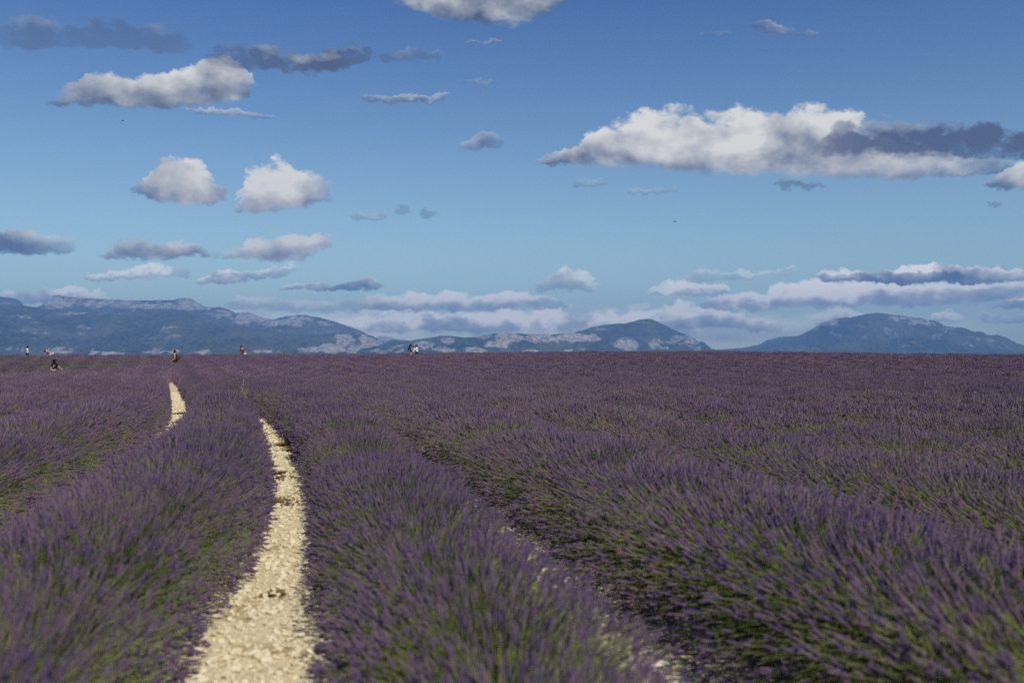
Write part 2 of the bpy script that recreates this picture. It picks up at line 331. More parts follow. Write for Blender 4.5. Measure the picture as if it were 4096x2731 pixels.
# ------------------------------------------------------------------ mountains
RIDGES = {
 'bluff': dict(D=24500, dd=4000, pts=[(-500,1230),(-200,1200),(-60,1190),(0,1187),(40,1189),(60,1192),(75,1200),(88,1212),(97,1228),(130,1260),(240,1330)], rock=[(20,1215,70,8,.6)], seed=1, base=.25),
 'long_ridge': dict(D=22500, dd=6000, pts=[(-600,1290),(0,1280),(120,1262),(172,1240),(184,1222),(198,1206),(206,1190),(216,1182),(240,1182),(262,1186),(300,1190),(350,1194),(400,1197),(440,1198),(520,1202),(600,1201),(650,1200),(690,1200),(720,1195),(745,1191),(765,1194),(790,1210),(820,1225),(850,1229),(890,1230),(920,1240),(945,1252),(975,1250),(1000,1251),(1030,1262),(1060,1275),(1100,1280),(1130,1274),(1160,1264),(1190,1259),(1230,1262),(1280,1270),(1330,1283),(1380,1300),(1440,1320),(1490,1350),(1530,1385),(1580,1420),(1700,1440)],
   rock=[(240,1210,80,28,1),(420,1214,160,16,.85),(620,1222,160,14,.8),(760,1215,70,24,.7),(880,1255,60,18,.7),(1000,1272,90,22,1),(1180,1285,80,22,.8),(1280,1300,70,16,.5),(1100,1290,60,14,.9),(760,1228,120,10,.8)], seed=4, base=.34),
 'front_slope': dict(D=17500, dd=6500, pts=[(-600,1200),(-200,1208),(0,1213),(50,1219),(100,1222),(150,1229),(200,1238),(300,1246),(420,1252),(520,1250),(600,1244),(700,1250),(800,1262),(900,1285),(980,1303),(1060,1318),(1150,1332),(1240,1338),(1320,1334),(1360,1332),(1400,1336),(1430,1340),(1460,1337),(1490,1345),(1520,1362),(1550,1385),(1600,1410),(1700,1440)],
   rock=[(1380,1362,45,30,1.25),(1330,1395,60,22,1.1),(1250,1398,70,16,1),(1465,1352,32,16,1.2),(1500,1385,55,30,1),(1430,1400,50,24,1.1),(1060,1405,70,10,1.1),(820,1408,50,9,1),(640,1407,90,9,1.1),(430,1410,90,9,1.1),(230,1402,60,12,1),(60,1400,50,9,.9),(680,1310,40,10,.6),(690,1335,40,20,.45),(150,1320,60,24,.5),(330,1320,50,26,.45),(560,1350,40,18,.45),(100,1265,120,8,.55),(280,1252,110,8,.6),(440,1250,100,8,.6),(880,1350,60,14,.4)], seed=8, base=.2),
 'gorge_back': dict(D=23500, dd=3000, pts=[(1380,1440),(1440,1380),(1480,1356),(1520,1346),(1545,1344),(1570,1352),(1600,1360),(1660,1362),(1720,1375),(1800,1440)], rock=[(1545,1352,40,16,1)], seed=12, base=.5),
 'peak': dict(D=20000, dd=5000, pts=[(2100,1440),(2180,1380),(2240,1350),(2290,1334),(2330,1321),(2370,1309),(2400,1301),(2440,1296),(2500,1293),(2530,1287),(2560,1278),(2585,1275),(2605,1277),(2630,1286),(2660,1303),(2690,1318),(2720,1334),(2760,1358),(2800,1382),(2840,1399),(2880,1412),(2960,1440)],
   rock=[(2500,1385,60,34,1.2),(2400,1395,40,22,1.1),(2620,1380,26,28,.95),(2655,1392,24,16,.9),(2730,1360,60,26,.75),(2400,1318,36,10,.7),(2580,1286,40,5,.5),(2780,1385,40,18,.7)], seed=15, base=.12),
 'cliff_ridge': dict(D=15500, dd=3500, pts=[(1380,1440),(1440,1405),(1500,1385),(1560,1371),(1600,1366),(1640,1362),(1700,1353),(1760,1343),(1800,1344),(1850,1349),(1900,1347),(1940,1340),(1990,1334),(2048,1331),(2100,1335),(2200,1337),(2260,1333),(2340,1332),(2380,1336),(2400,1352),(2440,1380),(2500,1403),(2600,1425),(2700,1440)],
   rock=[(1790,1360,36,16,1.15),(1700,1378,50,16,1.1),(1930,1345,50,10,1.1),(2040,1348,70,22,1.3),(2160,1350,80,22,1.3),(2290,1350,90,20,1.35),(2370,1350,34,20,1.2),(1980,1378,60,16,1.1),(1900,1400,60,16,1),(1780,1400,60,14,1),(1590,1395,40,20,.9),(2120,1405,50,8,1),(2300,1403,50,8,1),(1530,1405,50,12,1)], seed=21, base=.12),
 'low_saddle': dict(D=24000, dd=3000, pts=[(2700,1440),(2780,1412),(2850,1399),(2900,1396),(2980,1390),(3040,1378),(3072,1359),(3115,1349),(3190,1343),(3240,1348),(3320,1360),(3500,1440)], rock=[], seed=25, base=.1),
 'dome': dict(D=21000, dd=6000, pts=[(2780,1440),(2850,1405),(2950,1398),(3030,1390),(3072,1381),(3120,1373),(3160,1362),(3190,1346),(3215,1334),(3240,1321),(3270,1304),(3290,1290),(3330,1277),(3370,1271),(3400,1268),(3440,1260),(3470,1254),(3500,1252),(3530,1252),(3560,1256),(3620,1264),(3700,1280),(3740,1290),(3780,1303),(3820,1316),(3850,1328),(3870,1336),(3900,1342),(3960,1352),(4020,1367),(4096,1380),(4300,1405),(4700,1435)],
   rock=[(3310,1290,60,16,.95),(3260,1312,30,14,.9),(3360,1282,60,8,.7),(3600,1270,50,12,1),(3680,1285,60,14,.9),(3720,1298,40,12,.9),(3780,1310,50,14,.7),(3560,1330,50,40,.5),(3460,1345,12,14,.8),(3350,1340,24,30,.55),(3620,1370,60,24,.5),(3760,1350,40,20,.55),(3850,1385,50,18,.5),(3440,1310,40,12,.55),(3900,1350,50,8,.6),(3980,1365,40,12,.4)], seed=30, base=.12),
}
mm, t, b = principled('mountain slopes', None, 0.95, 0.05)
at = t.new('ShaderNodeAttribute', attribute_name='rock').outputs['Fac']
g = t.new('ShaderNodeTexCoord').outputs['Object']
ma = t.new('ShaderNodeMapping'); t.l.new(g, ma.inputs[0]); ma.inputs['Scale'].default_value = (1, .35, 1.8)
r1 = t.noise(ma.outputs[0], .0040, 9, .70, .5); r2 = t.noise(ma.outputs[0], .012, 5, .6)
mask = t.ss(t.m('ADD', at, t.m('MULTIPLY', t.m('SUBTRACT', r1, .5), 2.6)), .40, .88)
rock = t.mix(t.ss(r2, .35, .65), (.24, .22, .18), (.50, .47, .40))
wood = t.mix(t.ss(r2, .4, .62), (.022, .032, .022), (.070, .085, .050))
scrub = t.ss(t.noise(ma.outputs[0], .0011, 7, .7), .42, .62, 0, .75)
t.put(b.inputs['Base Color'], t.mix(mask, t.mix(scrub, wood, (.125, .125, .085)), rock))
bp = t.new('ShaderNodeBump'); bp.inputs['Strength'].default_value = .9; bp.inputs['Distance'].default_value = 85
t.put(bp.inputs['Height'], t.m('ADD', r1, t.m('MULTIPLY', r2, .3))); t.put(b.inputs['Normal'], bp.outputs[0])
for nm, R in RIDGES.items():
    P = np.array(R['pts'], float)
    NU = int((P[-1,0]-P[0,0])/4.0); NVt = 64
    px = np.linspace(P[0,0], P[-1,0], NU); py = np.interp(px, P[:,0], P[:,1])
    py = py + (fbm(px/26, px*0, 5, R['seed'])-.5)*5.0*np.clip((1440-py)/60, 0, 1)
    tt = np.concatenate([np.linspace(0, 1, NVt), np.linspace(1.03, 1.5, 10)])
    PX, T = np.meshgrid(px, tt); PY = np.interp(PX, px, py)
    D = R['D'] - R['dd']*(1-T)
    Xw = (PX-HX)/F*R['D']*(1 - .55*(1-T)*R['dd']/R['D']); 
    Hr = (1440-PY)/F*R['D']
    f = np.where(T <= 1, T**1.15, 1 - (T-1)*1.6)
    f = np.where(T > 1, np.clip(f, 0, 1), f)
    gx = Xw/1500; gy = D/2600
    gul = fbm(gx + .5*fbm(gx, gy, 3, R['seed']+40), gy, 6, R['seed']+7, ridged=True) - .62
    fine = fbm(Xw/260, D/420, 4, R['seed']+9, ridged=True) - .6
    env = np.clip(np.sin(np.pi*np.clip(T, 0, 1))**.8, 0, 1)
    Hh = Hr*f + env*(gul*np.clip(Hr, 0, 900)*1.0 + fine*150)
    lim = Hr/R['D']*D*.995                 # never above the ridge line as seen from the plateau
    Hh = np.where((T < 1), np.minimum(Hh, lim), Hh)
    Hz = Hh + EYE - 30*(1-np.clip(T,0,1))
    Hz = np.where(T > 1, np.minimum(Hz, lim + EYE), Hz)
    # where the bare rock lies
    yy = 1440 - (Hz-EYE)/D*F; xx = HX + Xw/D*F
    rk = np.full(PX.shape, 0.0) + R['base']
    wx = (fbm(xx/22, yy/14, 4, R['seed']+60)-.5)*34; wy = (fbm(xx/22+50, yy/14, 4, R['seed']+70)-.5)*22
    for (cx, cy, ax, ay, s_) in R['rock']:
        dd_ = ((xx+wx-cx)/ax)**2 + ((yy+wy-cy)/ay)**2
        rk = np.maximum(rk, R['base'] + (s_*.78-R['base']*.5)*(1-sstep(.55, 1.25, np.sqrt(dd_))))
    rows_, cols_ = PX.shape
    ii = np.arange(rows_*cols_).reshape(rows_, cols_)
    q = np.stack([ii[:-1,:-1], ii[:-1,1:], ii[1:,1:], ii[1:,:-1]], -1).reshape(-1, 4)
    # drop the foot to the plain
    Vm = np.stack([Xw, D, Hz - 70*(T <= 0.001)], -1).reshape(-1, 3)
    me = mesh_np('mountain', Vm, [q], [mm], smooth=True, attrs={'rock': rk.ravel()})
    tag(link('mountain_ridge', me), kind='structure')

# haze: one closed box of even air round the whole scene
hz = []
for x in (-31000, 31000):
    for y in (-10000, 28500):
        for z in (-140, 1620): hz.append((x, y, z))
hq = np.array([(0,1,3,2),(4,6,7,5),(0,4,5,1),(2,3,7,6),(0,2,6,4),(1,5,7,3)])
hm = bpy.data.materials.new('haze'); hm.use_nodes = True; t = NT(hm.node_tree); t.n.clear()
pv = t.new('ShaderNodeVolumePrincipled'); pv.inputs['Color'].default_value = (.25, .51, 1.0, 1)
pv.inputs['Density'].default_value = 5.0e-5; pv.inputs['Anisotropy'].default_value = 0.0
mo = t.new('ShaderNodeOutputMaterial'); t.l.new(pv.outputs[0], mo.inputs['Volume'])
haze = tag(link('haze', mesh_np('haze', hz, [hq], [hm])), kind='stuff')

# ------------------------------------------------------------------ lavender
def veg_mat(name, a, b_, trans=0.25, scale=.35, c3=None):
    m, t, b = principled(name, None, .8, .2)
    tone = t.new('ShaderNodeAttribute', attribute_name='tone').outputs['Fac']
    oi = t.new('ShaderNodeObjectInfo')
    pos_ = t.new('ShaderNodeNewGeometry').outputs['Position']
    patch = t.m('MULTIPLY_ADD', t.m('SUBTRACT', t.noise(pos_, .055, 3), .5), .8, t.noise(pos_, scale, 3))
    f = t.m('MULTIPLY_ADD', t.m('SUBTRACT', patch, .5), .9, tone, clamp=True)
    f = t.m('MULTIPLY_ADD', t.m('SUBTRACT', oi.outputs['Random'], .5), .25, f, clamp=True)
    c = t.mix(f, a, b_)
    if c3 is not None:
        sx = t.new('ShaderNodeSeparateXYZ'); t.l.new(pos_, sx.inputs[0])
        left = t.ss(sx.outputs[0], -16, -30)                      # weedier, paler stretch of the hollow on the left
        band_ = t.m('MULTIPLY', t.ss(sx.outputs[1], 70, 80), t.ss(sx.outputs[1], 101, 94))
        c = t.mix(t.m('MULTIPLY', t.m('MULTIPLY', left, band_), t.ss(patch, .38, .62, 0, .7)), c, c3)
    t.put(b.inputs['Base Color'], c)
    tr = t.new('ShaderNodeBsdfTranslucent'); t.put(tr.inputs[0], c)
    mx = t.new('ShaderNodeMixShader'); mx.inputs[0].default_value = trans
    out = t.n['Material Output']
    t.l.new(b.outputs[0], mx.inputs[1]); t.l.new(tr.outputs[0], mx.inputs[2]); t.l.new(mx.outputs[0], out.inputs[0])
    return m
M_flower = veg_mat('lavender flower', (.138, .086, .200), (.265, .190, .185), .22, .5, (.12, .14, .07))
M_stem = veg_mat('lavender stem', (.15, .20, .065), (.38, .385, .16), .3)
M_leaf = veg_mat('lavender leaf', (.028, .048, .016), (.19, .23, .08), .25)  # dark end carries painted shade for the depths of the bush

def frame(d):
    up = np.tile(np.array([0., 0, 1]), (len(d), 1)); up[np.abs(d[:,2]) > .95] = (1, 0, 0)
    a = np.cross(d, up); a /= np.linalg.norm(a, axis=1, keepdims=True)
    return a, np.cross(d, a)

def bush_mesh(name, seed, nsp, lod, W=.92, H=.68, L=.30, fat=1.0, bare=.18):
    r = np.random.default_rng(seed)
    Vs, Fs3, Fs4, Mi3, Mi4, Tn = [], [], [], [], [], []
    nv_ = 0
    def add(V, f3=None, f4=None, mi=0, tone=None):
        nonlocal nv_
        Vs.append(V)
        if f3 is not None: Fs3.append(f3+nv_); Mi3.append(np.full(len(f3), mi))
        if f4 is not None: Fs4.append(f4+nv_); Mi4.append(np.full(len(f4), mi))
        Tn.append(tone); nv_ += len(V)
    # stems: root in the woody crown, lean out sideways, tip on the mound
    u = r.uniform(-1, 1, nsp); u = np.sign(u)*np.abs(u)**.85
    th = np.arcsin(np.clip(u, -.995, .995)*.97)
    y0 = r.uniform(-.25, .25, nsp); ly = r.normal(0, .10, nsp) + y0*.5
    rad = 1 + r.normal(0, .045, nsp); rad = np.where(r.random(nsp) < .12, rad*r.uniform(.72, .95, nsp), rad)
    base = np.stack([.26*np.sin(th) + r.normal(0, .03, nsp), y0, .06 + .14*np.cos(th)], 1)
    tip = np.stack([W*np.sin(th)*rad, y0+ly, .10 + (H-.10)*np.cos(th)**.58*rad + r.normal(0, .02, nsp)], 1)
    sk = r.random(nsp) < .24                       # low skirt of drooping stems along both flanks
    tip[sk, 0] = np.sign(u[sk])*W*r.uniform(.86, 1.06, sk.sum()); tip[sk, 2] = r.uniform(.05, .34, sk.sum())
    mid = (base+tip)/2 + np.stack([.03*np.sin(th), 0*th, .06+0*th + .05*np.abs(np.sin(th))], 1)
    d = tip-mid; d[:,2] += .10; d += r.normal(0, .035, d.shape); d /= np.linalg.norm(d, axis=1, keepdims=True)
    hl = r.uniform(.046, .080, nsp)*fat**.5; hr = r.uniform(.0058, .0088, nsp)*fat
    tone = np.clip(r.normal(.42, .25, nsp), 0, 1)
    isbare = r.random(nsp) < bare
    a_, b2 = frame(d)
    # stems
    def tube(P, R, sides, mi, tn):
        """P: list of (n,3) rings centres, R radii"""
        n = len(P[0]); k = len(P)
        A = np.stack([np.stack([P[j] + R[j]*(cos(2*pi*i/sides)*a_ + sin(2*pi*i/sides)*b2) for i in range(sides)], 1) for j in range(k)], 1)
        V = A.reshape(-1, 3)
        o = (np.arange(n)*k*sides)[:, None, None, None]
        j = np.arange(k-1)[None, :, None, None]; i = np.arange(sides)[None, None, :, None]
        i2 = (i+1) % sides
        f = np.concatenate([o+j*sides+i, o+j*sides+i2, o+(j+1)*sides+i2, o+(j+1)*sides+i], -1).reshape(-1, 4)
        add(V, f4=f, mi=mi, tone=np.repeat(tn, k*sides))
    sr = .0018 if lod == 0 else (.0023 if lod == 1 else .0042)
    if lod == 0: tube([base, mid, tip], [sr*1.2, sr, sr*.9], 3, 1, tone)
    elif lod == 1: tube([mid, tip], [sr, sr], 3, 1, tone)
    else:
        sel = np.arange(nsp)
        V = np.stack([mid + a_*sr, mid - a_*sr, tip - a_*sr*.6, tip + a_*sr*.6], 1).reshape(-1, 3)
        add(V, f4=(np.arange(nsp)*4)[:, None] + np.arange(4)[None], mi=1, tone=np.repeat(tone, 4))
    # flower heads
    m_ = ~isbare; n = m_.sum()
    a2, bb, dd, tp, hl_, hr_, tn = a_[m_], b2[m_], d[m_], tip[m_], hl[m_], hr[m_], tone[m_]
    if lod == 0:
        prof = [(0, .35), (.10, .95), (.22, .70), (.34, 1.05), (.46, .72), (.58, .98), (.70, .62), (.82, .74), (1.0, .12)]; sides = 5
    elif lod == 1:
        prof = [(0, .5), (.25, 1.05), (.6, .95), (1.0, .2)]; sides = 4
    else:
        prof = [(0, .6), (.45, 1.2), (1.0, .2)]; sides = 3
    k = len(prof)
    jit = r.uniform(.72, 1.3, (n, k, sides))
    ring = []
    for j, (s_, rr) in enumerate(prof):
        cen = tp + dd*(hl_*(s_-.15))[:, None]
        ang = 2*pi*np.arange(sides)/sides + j*.6
        off = (a2[:, None, :]*np.cos(ang)[None, :, None] + bb[:, None, :]*np.sin(ang)[None, :, None])
        ring.append(cen[:, None, :] + off*(hr_[:, None]*rr*jit[:, j])[:, :, None])
    V = np.stack(ring, 1).reshape(-1, 3)
    o = (np.arange(n)*k*sides)[:, None, None, None]; j = np.arange(k-1)[None, :, None, None]; i = np.arange(sides)[None, None, :, None]
    i2 = (i+1) % sides
    f = np.concatenate([o+j*sides+i, o+j*sides+i2, o+(j+1)*sides+i2, o+(j+1)*sides+i], -1).reshape(-1, 4)
    tvar = np.clip(np.repeat(tn, k*sides) + r.normal(0, .12, n*k*sides), 0, 1)
    add(V, f4=f, mi=0, tone=tvar)
    # narrow leaves and green shoots in the lower bush
    nl = {0: 560, 1: 300, 2: 100}[lod]
    lw = {0: .0032, 1: .005, 2: .012}[lod]
    u = r.uniform(-1, 1, nl); th = np.arcsin(u); y0 = r.uniform(-.28, .28, nl)
    p0 = np.stack([.30*np.sin(th), y0, .05+.12*np.cos(th)], 1)
    k2 = r.uniform(.45, .93, nl)
    p1 = np.stack([W*np.sin(th)*k2, y0 + r.normal(0, .07, nl), .08 + (H-.1)*np.cos(th)**.75*k2], 1)
    dl = p1-p0; dl /= np.linalg.norm(dl, axis=1, keepdims=True)
    sa, _ = frame(dl); tw = r.normal(0, 1, nl)[:, None]; sa = sa + _*tw*.6
    pm = p1 - dl*.07
    V = np.stack([pm - dl*.05 , pm + sa*lw, p1, pm - sa*lw], 1).reshape(-1, 3)
    add(V, f4=(np.arange(nl)*4)[:, None]+np.arange(4)[None], mi=2, tone=np.repeat(r.random(nl), 4))
    # dense, lumpy leafy heart of the bush; its low tone paints in gap shade
    nu, nvv = (22, 9) if lod < 2 else (12, 5)
    uu = np.linspace(0, 2*pi, nu, endpoint=False); vv = np.linspace(0, pi/2*.97, nvv)
    UU, VV = np.meshgrid(uu, vv)
    lump = 1 + .22*(r.random(UU.shape)-.5)
    k3 = .62 if lod < 2 else .80
    V = np.stack([W*k3*np.cos(UU)*np.cos(VV)*lump, .34*np.sin(UU)*np.cos(VV)*lump, -.02+H*k3*.98*np.sin(VV)*lump], -1).reshape(-1, 3)
    ii = np.arange(nu*nvv).reshape(nvv, nu)
    f = np.stack([ii[:-1], np.roll(ii[:-1], -1, 1), np.roll(ii[1:], -1, 1), ii[1:]], -1).reshape(-1, 4)
    add(V, f4=f, mi=2, tone=r.random(nu*nvv)*.4)
    return mesh_np(name, np.concatenate(Vs), [np.concatenate(Fs4)], [M_flower, M_stem, M_leaf],
                   np.concatenate(Mi4), False, {'tone': np.concatenate(Tn)})

B0 = [bush_mesh('lavender_bush', 100+i, 740, 0, bare=.25) for i in range(4)]
B0 += [bush_mesh('lavender_bush', 120+i, 580, 0, H=.62, bare=.26) for i in range(2)]
B1 = [bush_mesh('lavender_bush', 200+i, 660, 1, bare=.21, fat=1.12) for i in range(5)]
B2 = [bush_mesh('lavender_bush', 300+i, 420, 2, fat=1.6) for i in range(5)]

def row_bushes(k, y0, y1, step):
    """x, y, heading, width scale, height scale of the bushes of row k"""
    r = np.random.default_rng(1000+k)
    y = np.arange(y0, y1, step); y = y + r.uniform(-.10, .10, len(y))
    gl = gap(k, y)*r.uniform(.8, 1.15, len(y)); gr = gap(k+1, y)*r.uniform(.8, 1.15, len(y))
    xl = path_x(k, y) + gl/2; xr = path_x(k+1, y) - gr/2
    hw = (xr-xl)/2
    x = (xl+xr)/2 + r.normal(0, .22, len(y))*sstep(50, 75, y)
    head = -np.arctan(row_dir(y))
    lumpy = fbm(y/1.4, y*0+k*3.7, 3, 77)
    hs = .88 + .26*lumpy + r.normal(0, .04, len(y)) + .12*(fbm(x/5, y/5, 3, 91)-.5)*sstep(30, 60, y)*2 + (.03 + .10*np.exp(-((y-16)/4.5)**2) if k == -1 else 0) - (.10*sstep(14, 8, y) if k == 0 else 0)
    return x, y, head, hw/.92, hs, r

def gn_instances(name, P, rot, scl, idx_, meshes, parent=None):
    """one object holding many bushes, placed with geometry nodes"""
    me = bpy.data.meshes.new(name); me.vertices.add(len(P)); me.vertices.foreach_set('co', np.asarray(P, np.float32).ravel())
    for k_, a, ty in (('rot', rot, 'FLOAT_VECTOR'), ('scl', scl, 'FLOAT_VECTOR')):
        at_ = me.attributes.new(k_, ty, 'POINT'); at_.data.foreach_set('vector', np.asarray(a, np.float32).ravel())
    at_ = me.attributes.new('pick', 'INT', 'POINT'); at_.data.foreach_set('value', np.asarray(idx_, np.int32))
    o = link(name, me, parent)
    ng = bpy.data.node_groups.new(name, 'GeometryNodeTree')
    ng.interface.new_socket('Geometry', in_out='INPUT', socket_type='NodeSocketGeometry')
    ng.interface.new_socket('Geometry', in_out='OUTPUT', socket_type='NodeSocketGeometry')
    N = ng.nodes; Lk = ng.links
    gi = N.new('NodeGroupInput'); go = N.new('NodeGroupOutput')
    j = N.new('GeometryNodeGeometryToInstance')
    for so in reversed(meshes):
        oi = N.new('GeometryNodeObjectInfo'); oi.inputs['Object'].default_value = so
        Lk.new(oi.outputs['Geometry'], j.inputs[0])
    ip = N.new('GeometryNodeInstanceOnPoints'); ip.inputs['Pick Instance'].default_value = True
    Lk.new(gi.outputs[0], ip.inputs['Points']); Lk.new(j.outputs[0], ip.inputs['Instance'])
    def na(nm_, ty):
        n_ = N.new('GeometryNodeInputNamedAttribute'); n_.data_type = ty; n_.inputs['Name'].default_value = nm_
        return n_.outputs[0]
    e2r = N.new('FunctionNodeEulerToRotation'); Lk.new(na('rot', 'FLOAT_VECTOR'), e2r.inputs[0])
    Lk.new(e2r.outputs[0], ip.inputs['Rotation'])
    Lk.new(na('scl', 'FLOAT_VECTOR'), ip.inputs['Scale'])
    Lk.new(na('pick', 'INT'), ip.inputs['Instance Index'])
    Lk.new(ip.outputs[0], go.inputs[0])
    md = o.modifiers.new('bushes', 'NODES'); md.node_group = ng
    return o

def template(me):
    return bpy.data.objects.new('lavender_bush', me)       # never linked to the scene: only a source of geometry
T2 = [template(m) for m in B2]; T1 = [template(m) for m in B1]

ROW_LABELS = {
 -5: 'fifth lavender row left of the wide pale stony path',
 -4: 'fourth lavender row left of the wide pale stony path',
 -3: 'third lavender row left of the wide pale stony path, at the left edge',
 -2: 'lavender row just left of the narrower second strip of pale stones',
 -1: 'broad lavender row between the wide stony path and the second pale strip on its left',
 0: 'lavender row along the right side of the wide pale stony path, filling the bottom centre',
 1: 'second lavender row right of the wide stony path, beyond the half covered stony gap',
 2: 'third lavender row right of the wide stony path',
 3: 'fourth lavender row right of the wide stony path',
 4: 'fifth lavender row right of the wide stony path',
 5: 'sixth lavender row right of the wide stony path',
 6: 'seventh lavender row right of the wide stony path',
 7: 'eighth lavender row right of the wide stony path',
}
def visible(x, y, margin):
    return (y > 0.9) & (np.abs(x) < .53*y + margin)
far_P, far_R, far_S, far_I = [], [], [], []
STEP = .40; NEAR, MID = 13.0, 36.0
for k in range(-48, 66):
    x, y, hd, ws, hs, r = row_bushes(k, -1.5, 118, STEP)
    v = visible(x, y, 5.0 + .10*y) if k in ROW_LABELS else visible(x, y, 2.5 + .12*y)
    z = ground_h(x, y) - .01
    flip = np.where(r.random(len(x)) < .5, 0, pi)
    named = k in ROW_LABELS
    if named:
        root = empty('lavender_row', (float(path_x(k, 3.)+1.05), 3., 0.))
        tag(root, ROW_LABELS[k], 'lavender row', 'lavender rows running up the field')
    near = v & (y < MID) & named
    ids = np.nonzero(near)[0]
    for i in ids:
        ms = B0 if y[i] < NEAR else B1
        me = ms[int(r.integers(len(ms)))]
        o = link('lavender_bush', me, root)
        o.location = (x[i]-root.location[0], y[i]-3., z[i])
        o.rotation_euler = (0, 0, hd[i] + flip[i] + r.normal(0, .06))
        o.scale = (ws[i]*(1+r.normal(0, .02)), 1.0, hs[i])
    rest = v & ~near & (y >= (MID if named else 1.0))
    # distant bushes: one every 0.8 m is enough, drawn wider
    ids = np.nonzero(rest)[0]
    tgt = ([], [], [], []) if named else (far_P, far_R, far_S, far_I)
    for i in ids:
        tgt[0].append((x[i]-(root.location[0] if named else 0), y[i]-(3. if named else 0), z[i]))
        tgt[1].append((0, 0, hd[i]+flip[i])); tgt[2].append((ws[i], 1.12, hs[i]*1.0)); tgt[3].append(int(r.integers(5)) + (5 if y[i] < 48 else 0))
    if named and len(ids):
        o = gn_instances('lavender_bush', *tgt, T2+T1, root); tag(o, kind='stuff')
o = gn_instances('lavender_field', far_P, far_R, far_S, far_I, T2+T1); tag(o, kind='stuff')

# ------------------------------------------------------------------ stones of the paths
sm, t, b = principled('limestone', None, .9, .15)
oi = t.new('ShaderNodeObjectInfo'); g = t.new('ShaderNodeNewGeometry').outputs['Position']
n = t.noise(g, 30, 4)
c = t.mix(oi.outputs['Random'], (.66, .56, .35), (.80, .73, .53))
t.put(b.inputs['Base Color'], t.mix(t.m('MULTIPLY', n, .5), c, (.52, .44, .28)))
bp = t.new('ShaderNodeBump'); bp.inputs['Strength'].default_value = .4; bp.inputs['Distance'].default_value = .01
t.put(bp.inputs['Height'], t.noise(g, 70, 3)); t.put(b.inputs['Normal'], bp.outputs[0])
import bmesh
def stone_mesh(seed, sub=1):
    r = np.random.default_rng(seed); bm = bmesh.new(); bmesh.ops.create_icosphere(bm, subdivisions=sub, radius=.5)
    a, b_, c_ = r.uniform(.8, 1.25), r.uniform(.7, 1.1), r.uniform(.38, .62)
    for v in bm.verts:
        k_ = 1 + r.uniform(-.14, .14); v.co = (v.co.x*a*k_, v.co.y*b_*k_, v.co.z*c_*k_)
    me = bpy.data.meshes.new('stone'); bm.to_mesh(me); bm.free(); me.materials.append(sm); return me
ST = [stone_mesh(i) for i in range(6)]
r = np.random.default_rng(50)
cnt = 0
for k, n_, y0, y1 in ((0, 170, 4.2, 15), (1, 90, 3.2, 13), (-1, 26, 22, 40)):
    for i in range(n_):
        y = y0 + (y1-y0)*r.random()**1.5; hwid = .34 if k == 0 else .28
        x = float(path_x(k, y)) + r.uniform(-hwid, hwid)
        s = r.uniform(.035, .09) if k == 0 else r.uniform(.05, .13)
        if k == -1: s = r.uniform(.08, .14)
        o = link('stone', ST[int(r.integers(6))], ground, (x, y, float(ground_h(x, y)) + s*.10))
        o.rotation_euler = (r.normal(0, .15), r.normal(0, .15), r.uniform(0, 6.28)); o.scale = (s, s, s)
TS = [bpy.data.objects.new('stone', m) for m in ST]
P, Rr, Sc, Ix = [], [], [], []
for k, dens, y1 in ((0, 470, 32), (-1, 300, 46), (1, 420, 16), (-2, 120, 46), (2, 60, 14)):
    n_ = int(dens*.62*(y1-3)*.8)
    y = 3 + (y1-3)*r.random(n_)**1.35
    x = path_x(k, y) + r.uniform(-.36, .36, n_); z = ground_h(x, y)
    s = r.uniform(.012, .045, n_)*(1+y/45)
    for i in range(n_):
        P.append((x[i], y[i], z[i]+s[i]*.12)); Rr.append((r.normal(0, .3), r.normal(0, .3), r.uniform(0, 6.28))); Sc.append((s[i],)*3); Ix.append(int(r.integers(6)))
o = gn_instances('gravel', P, Rr, Sc, Ix, TS); tag(o, kind='stuff')

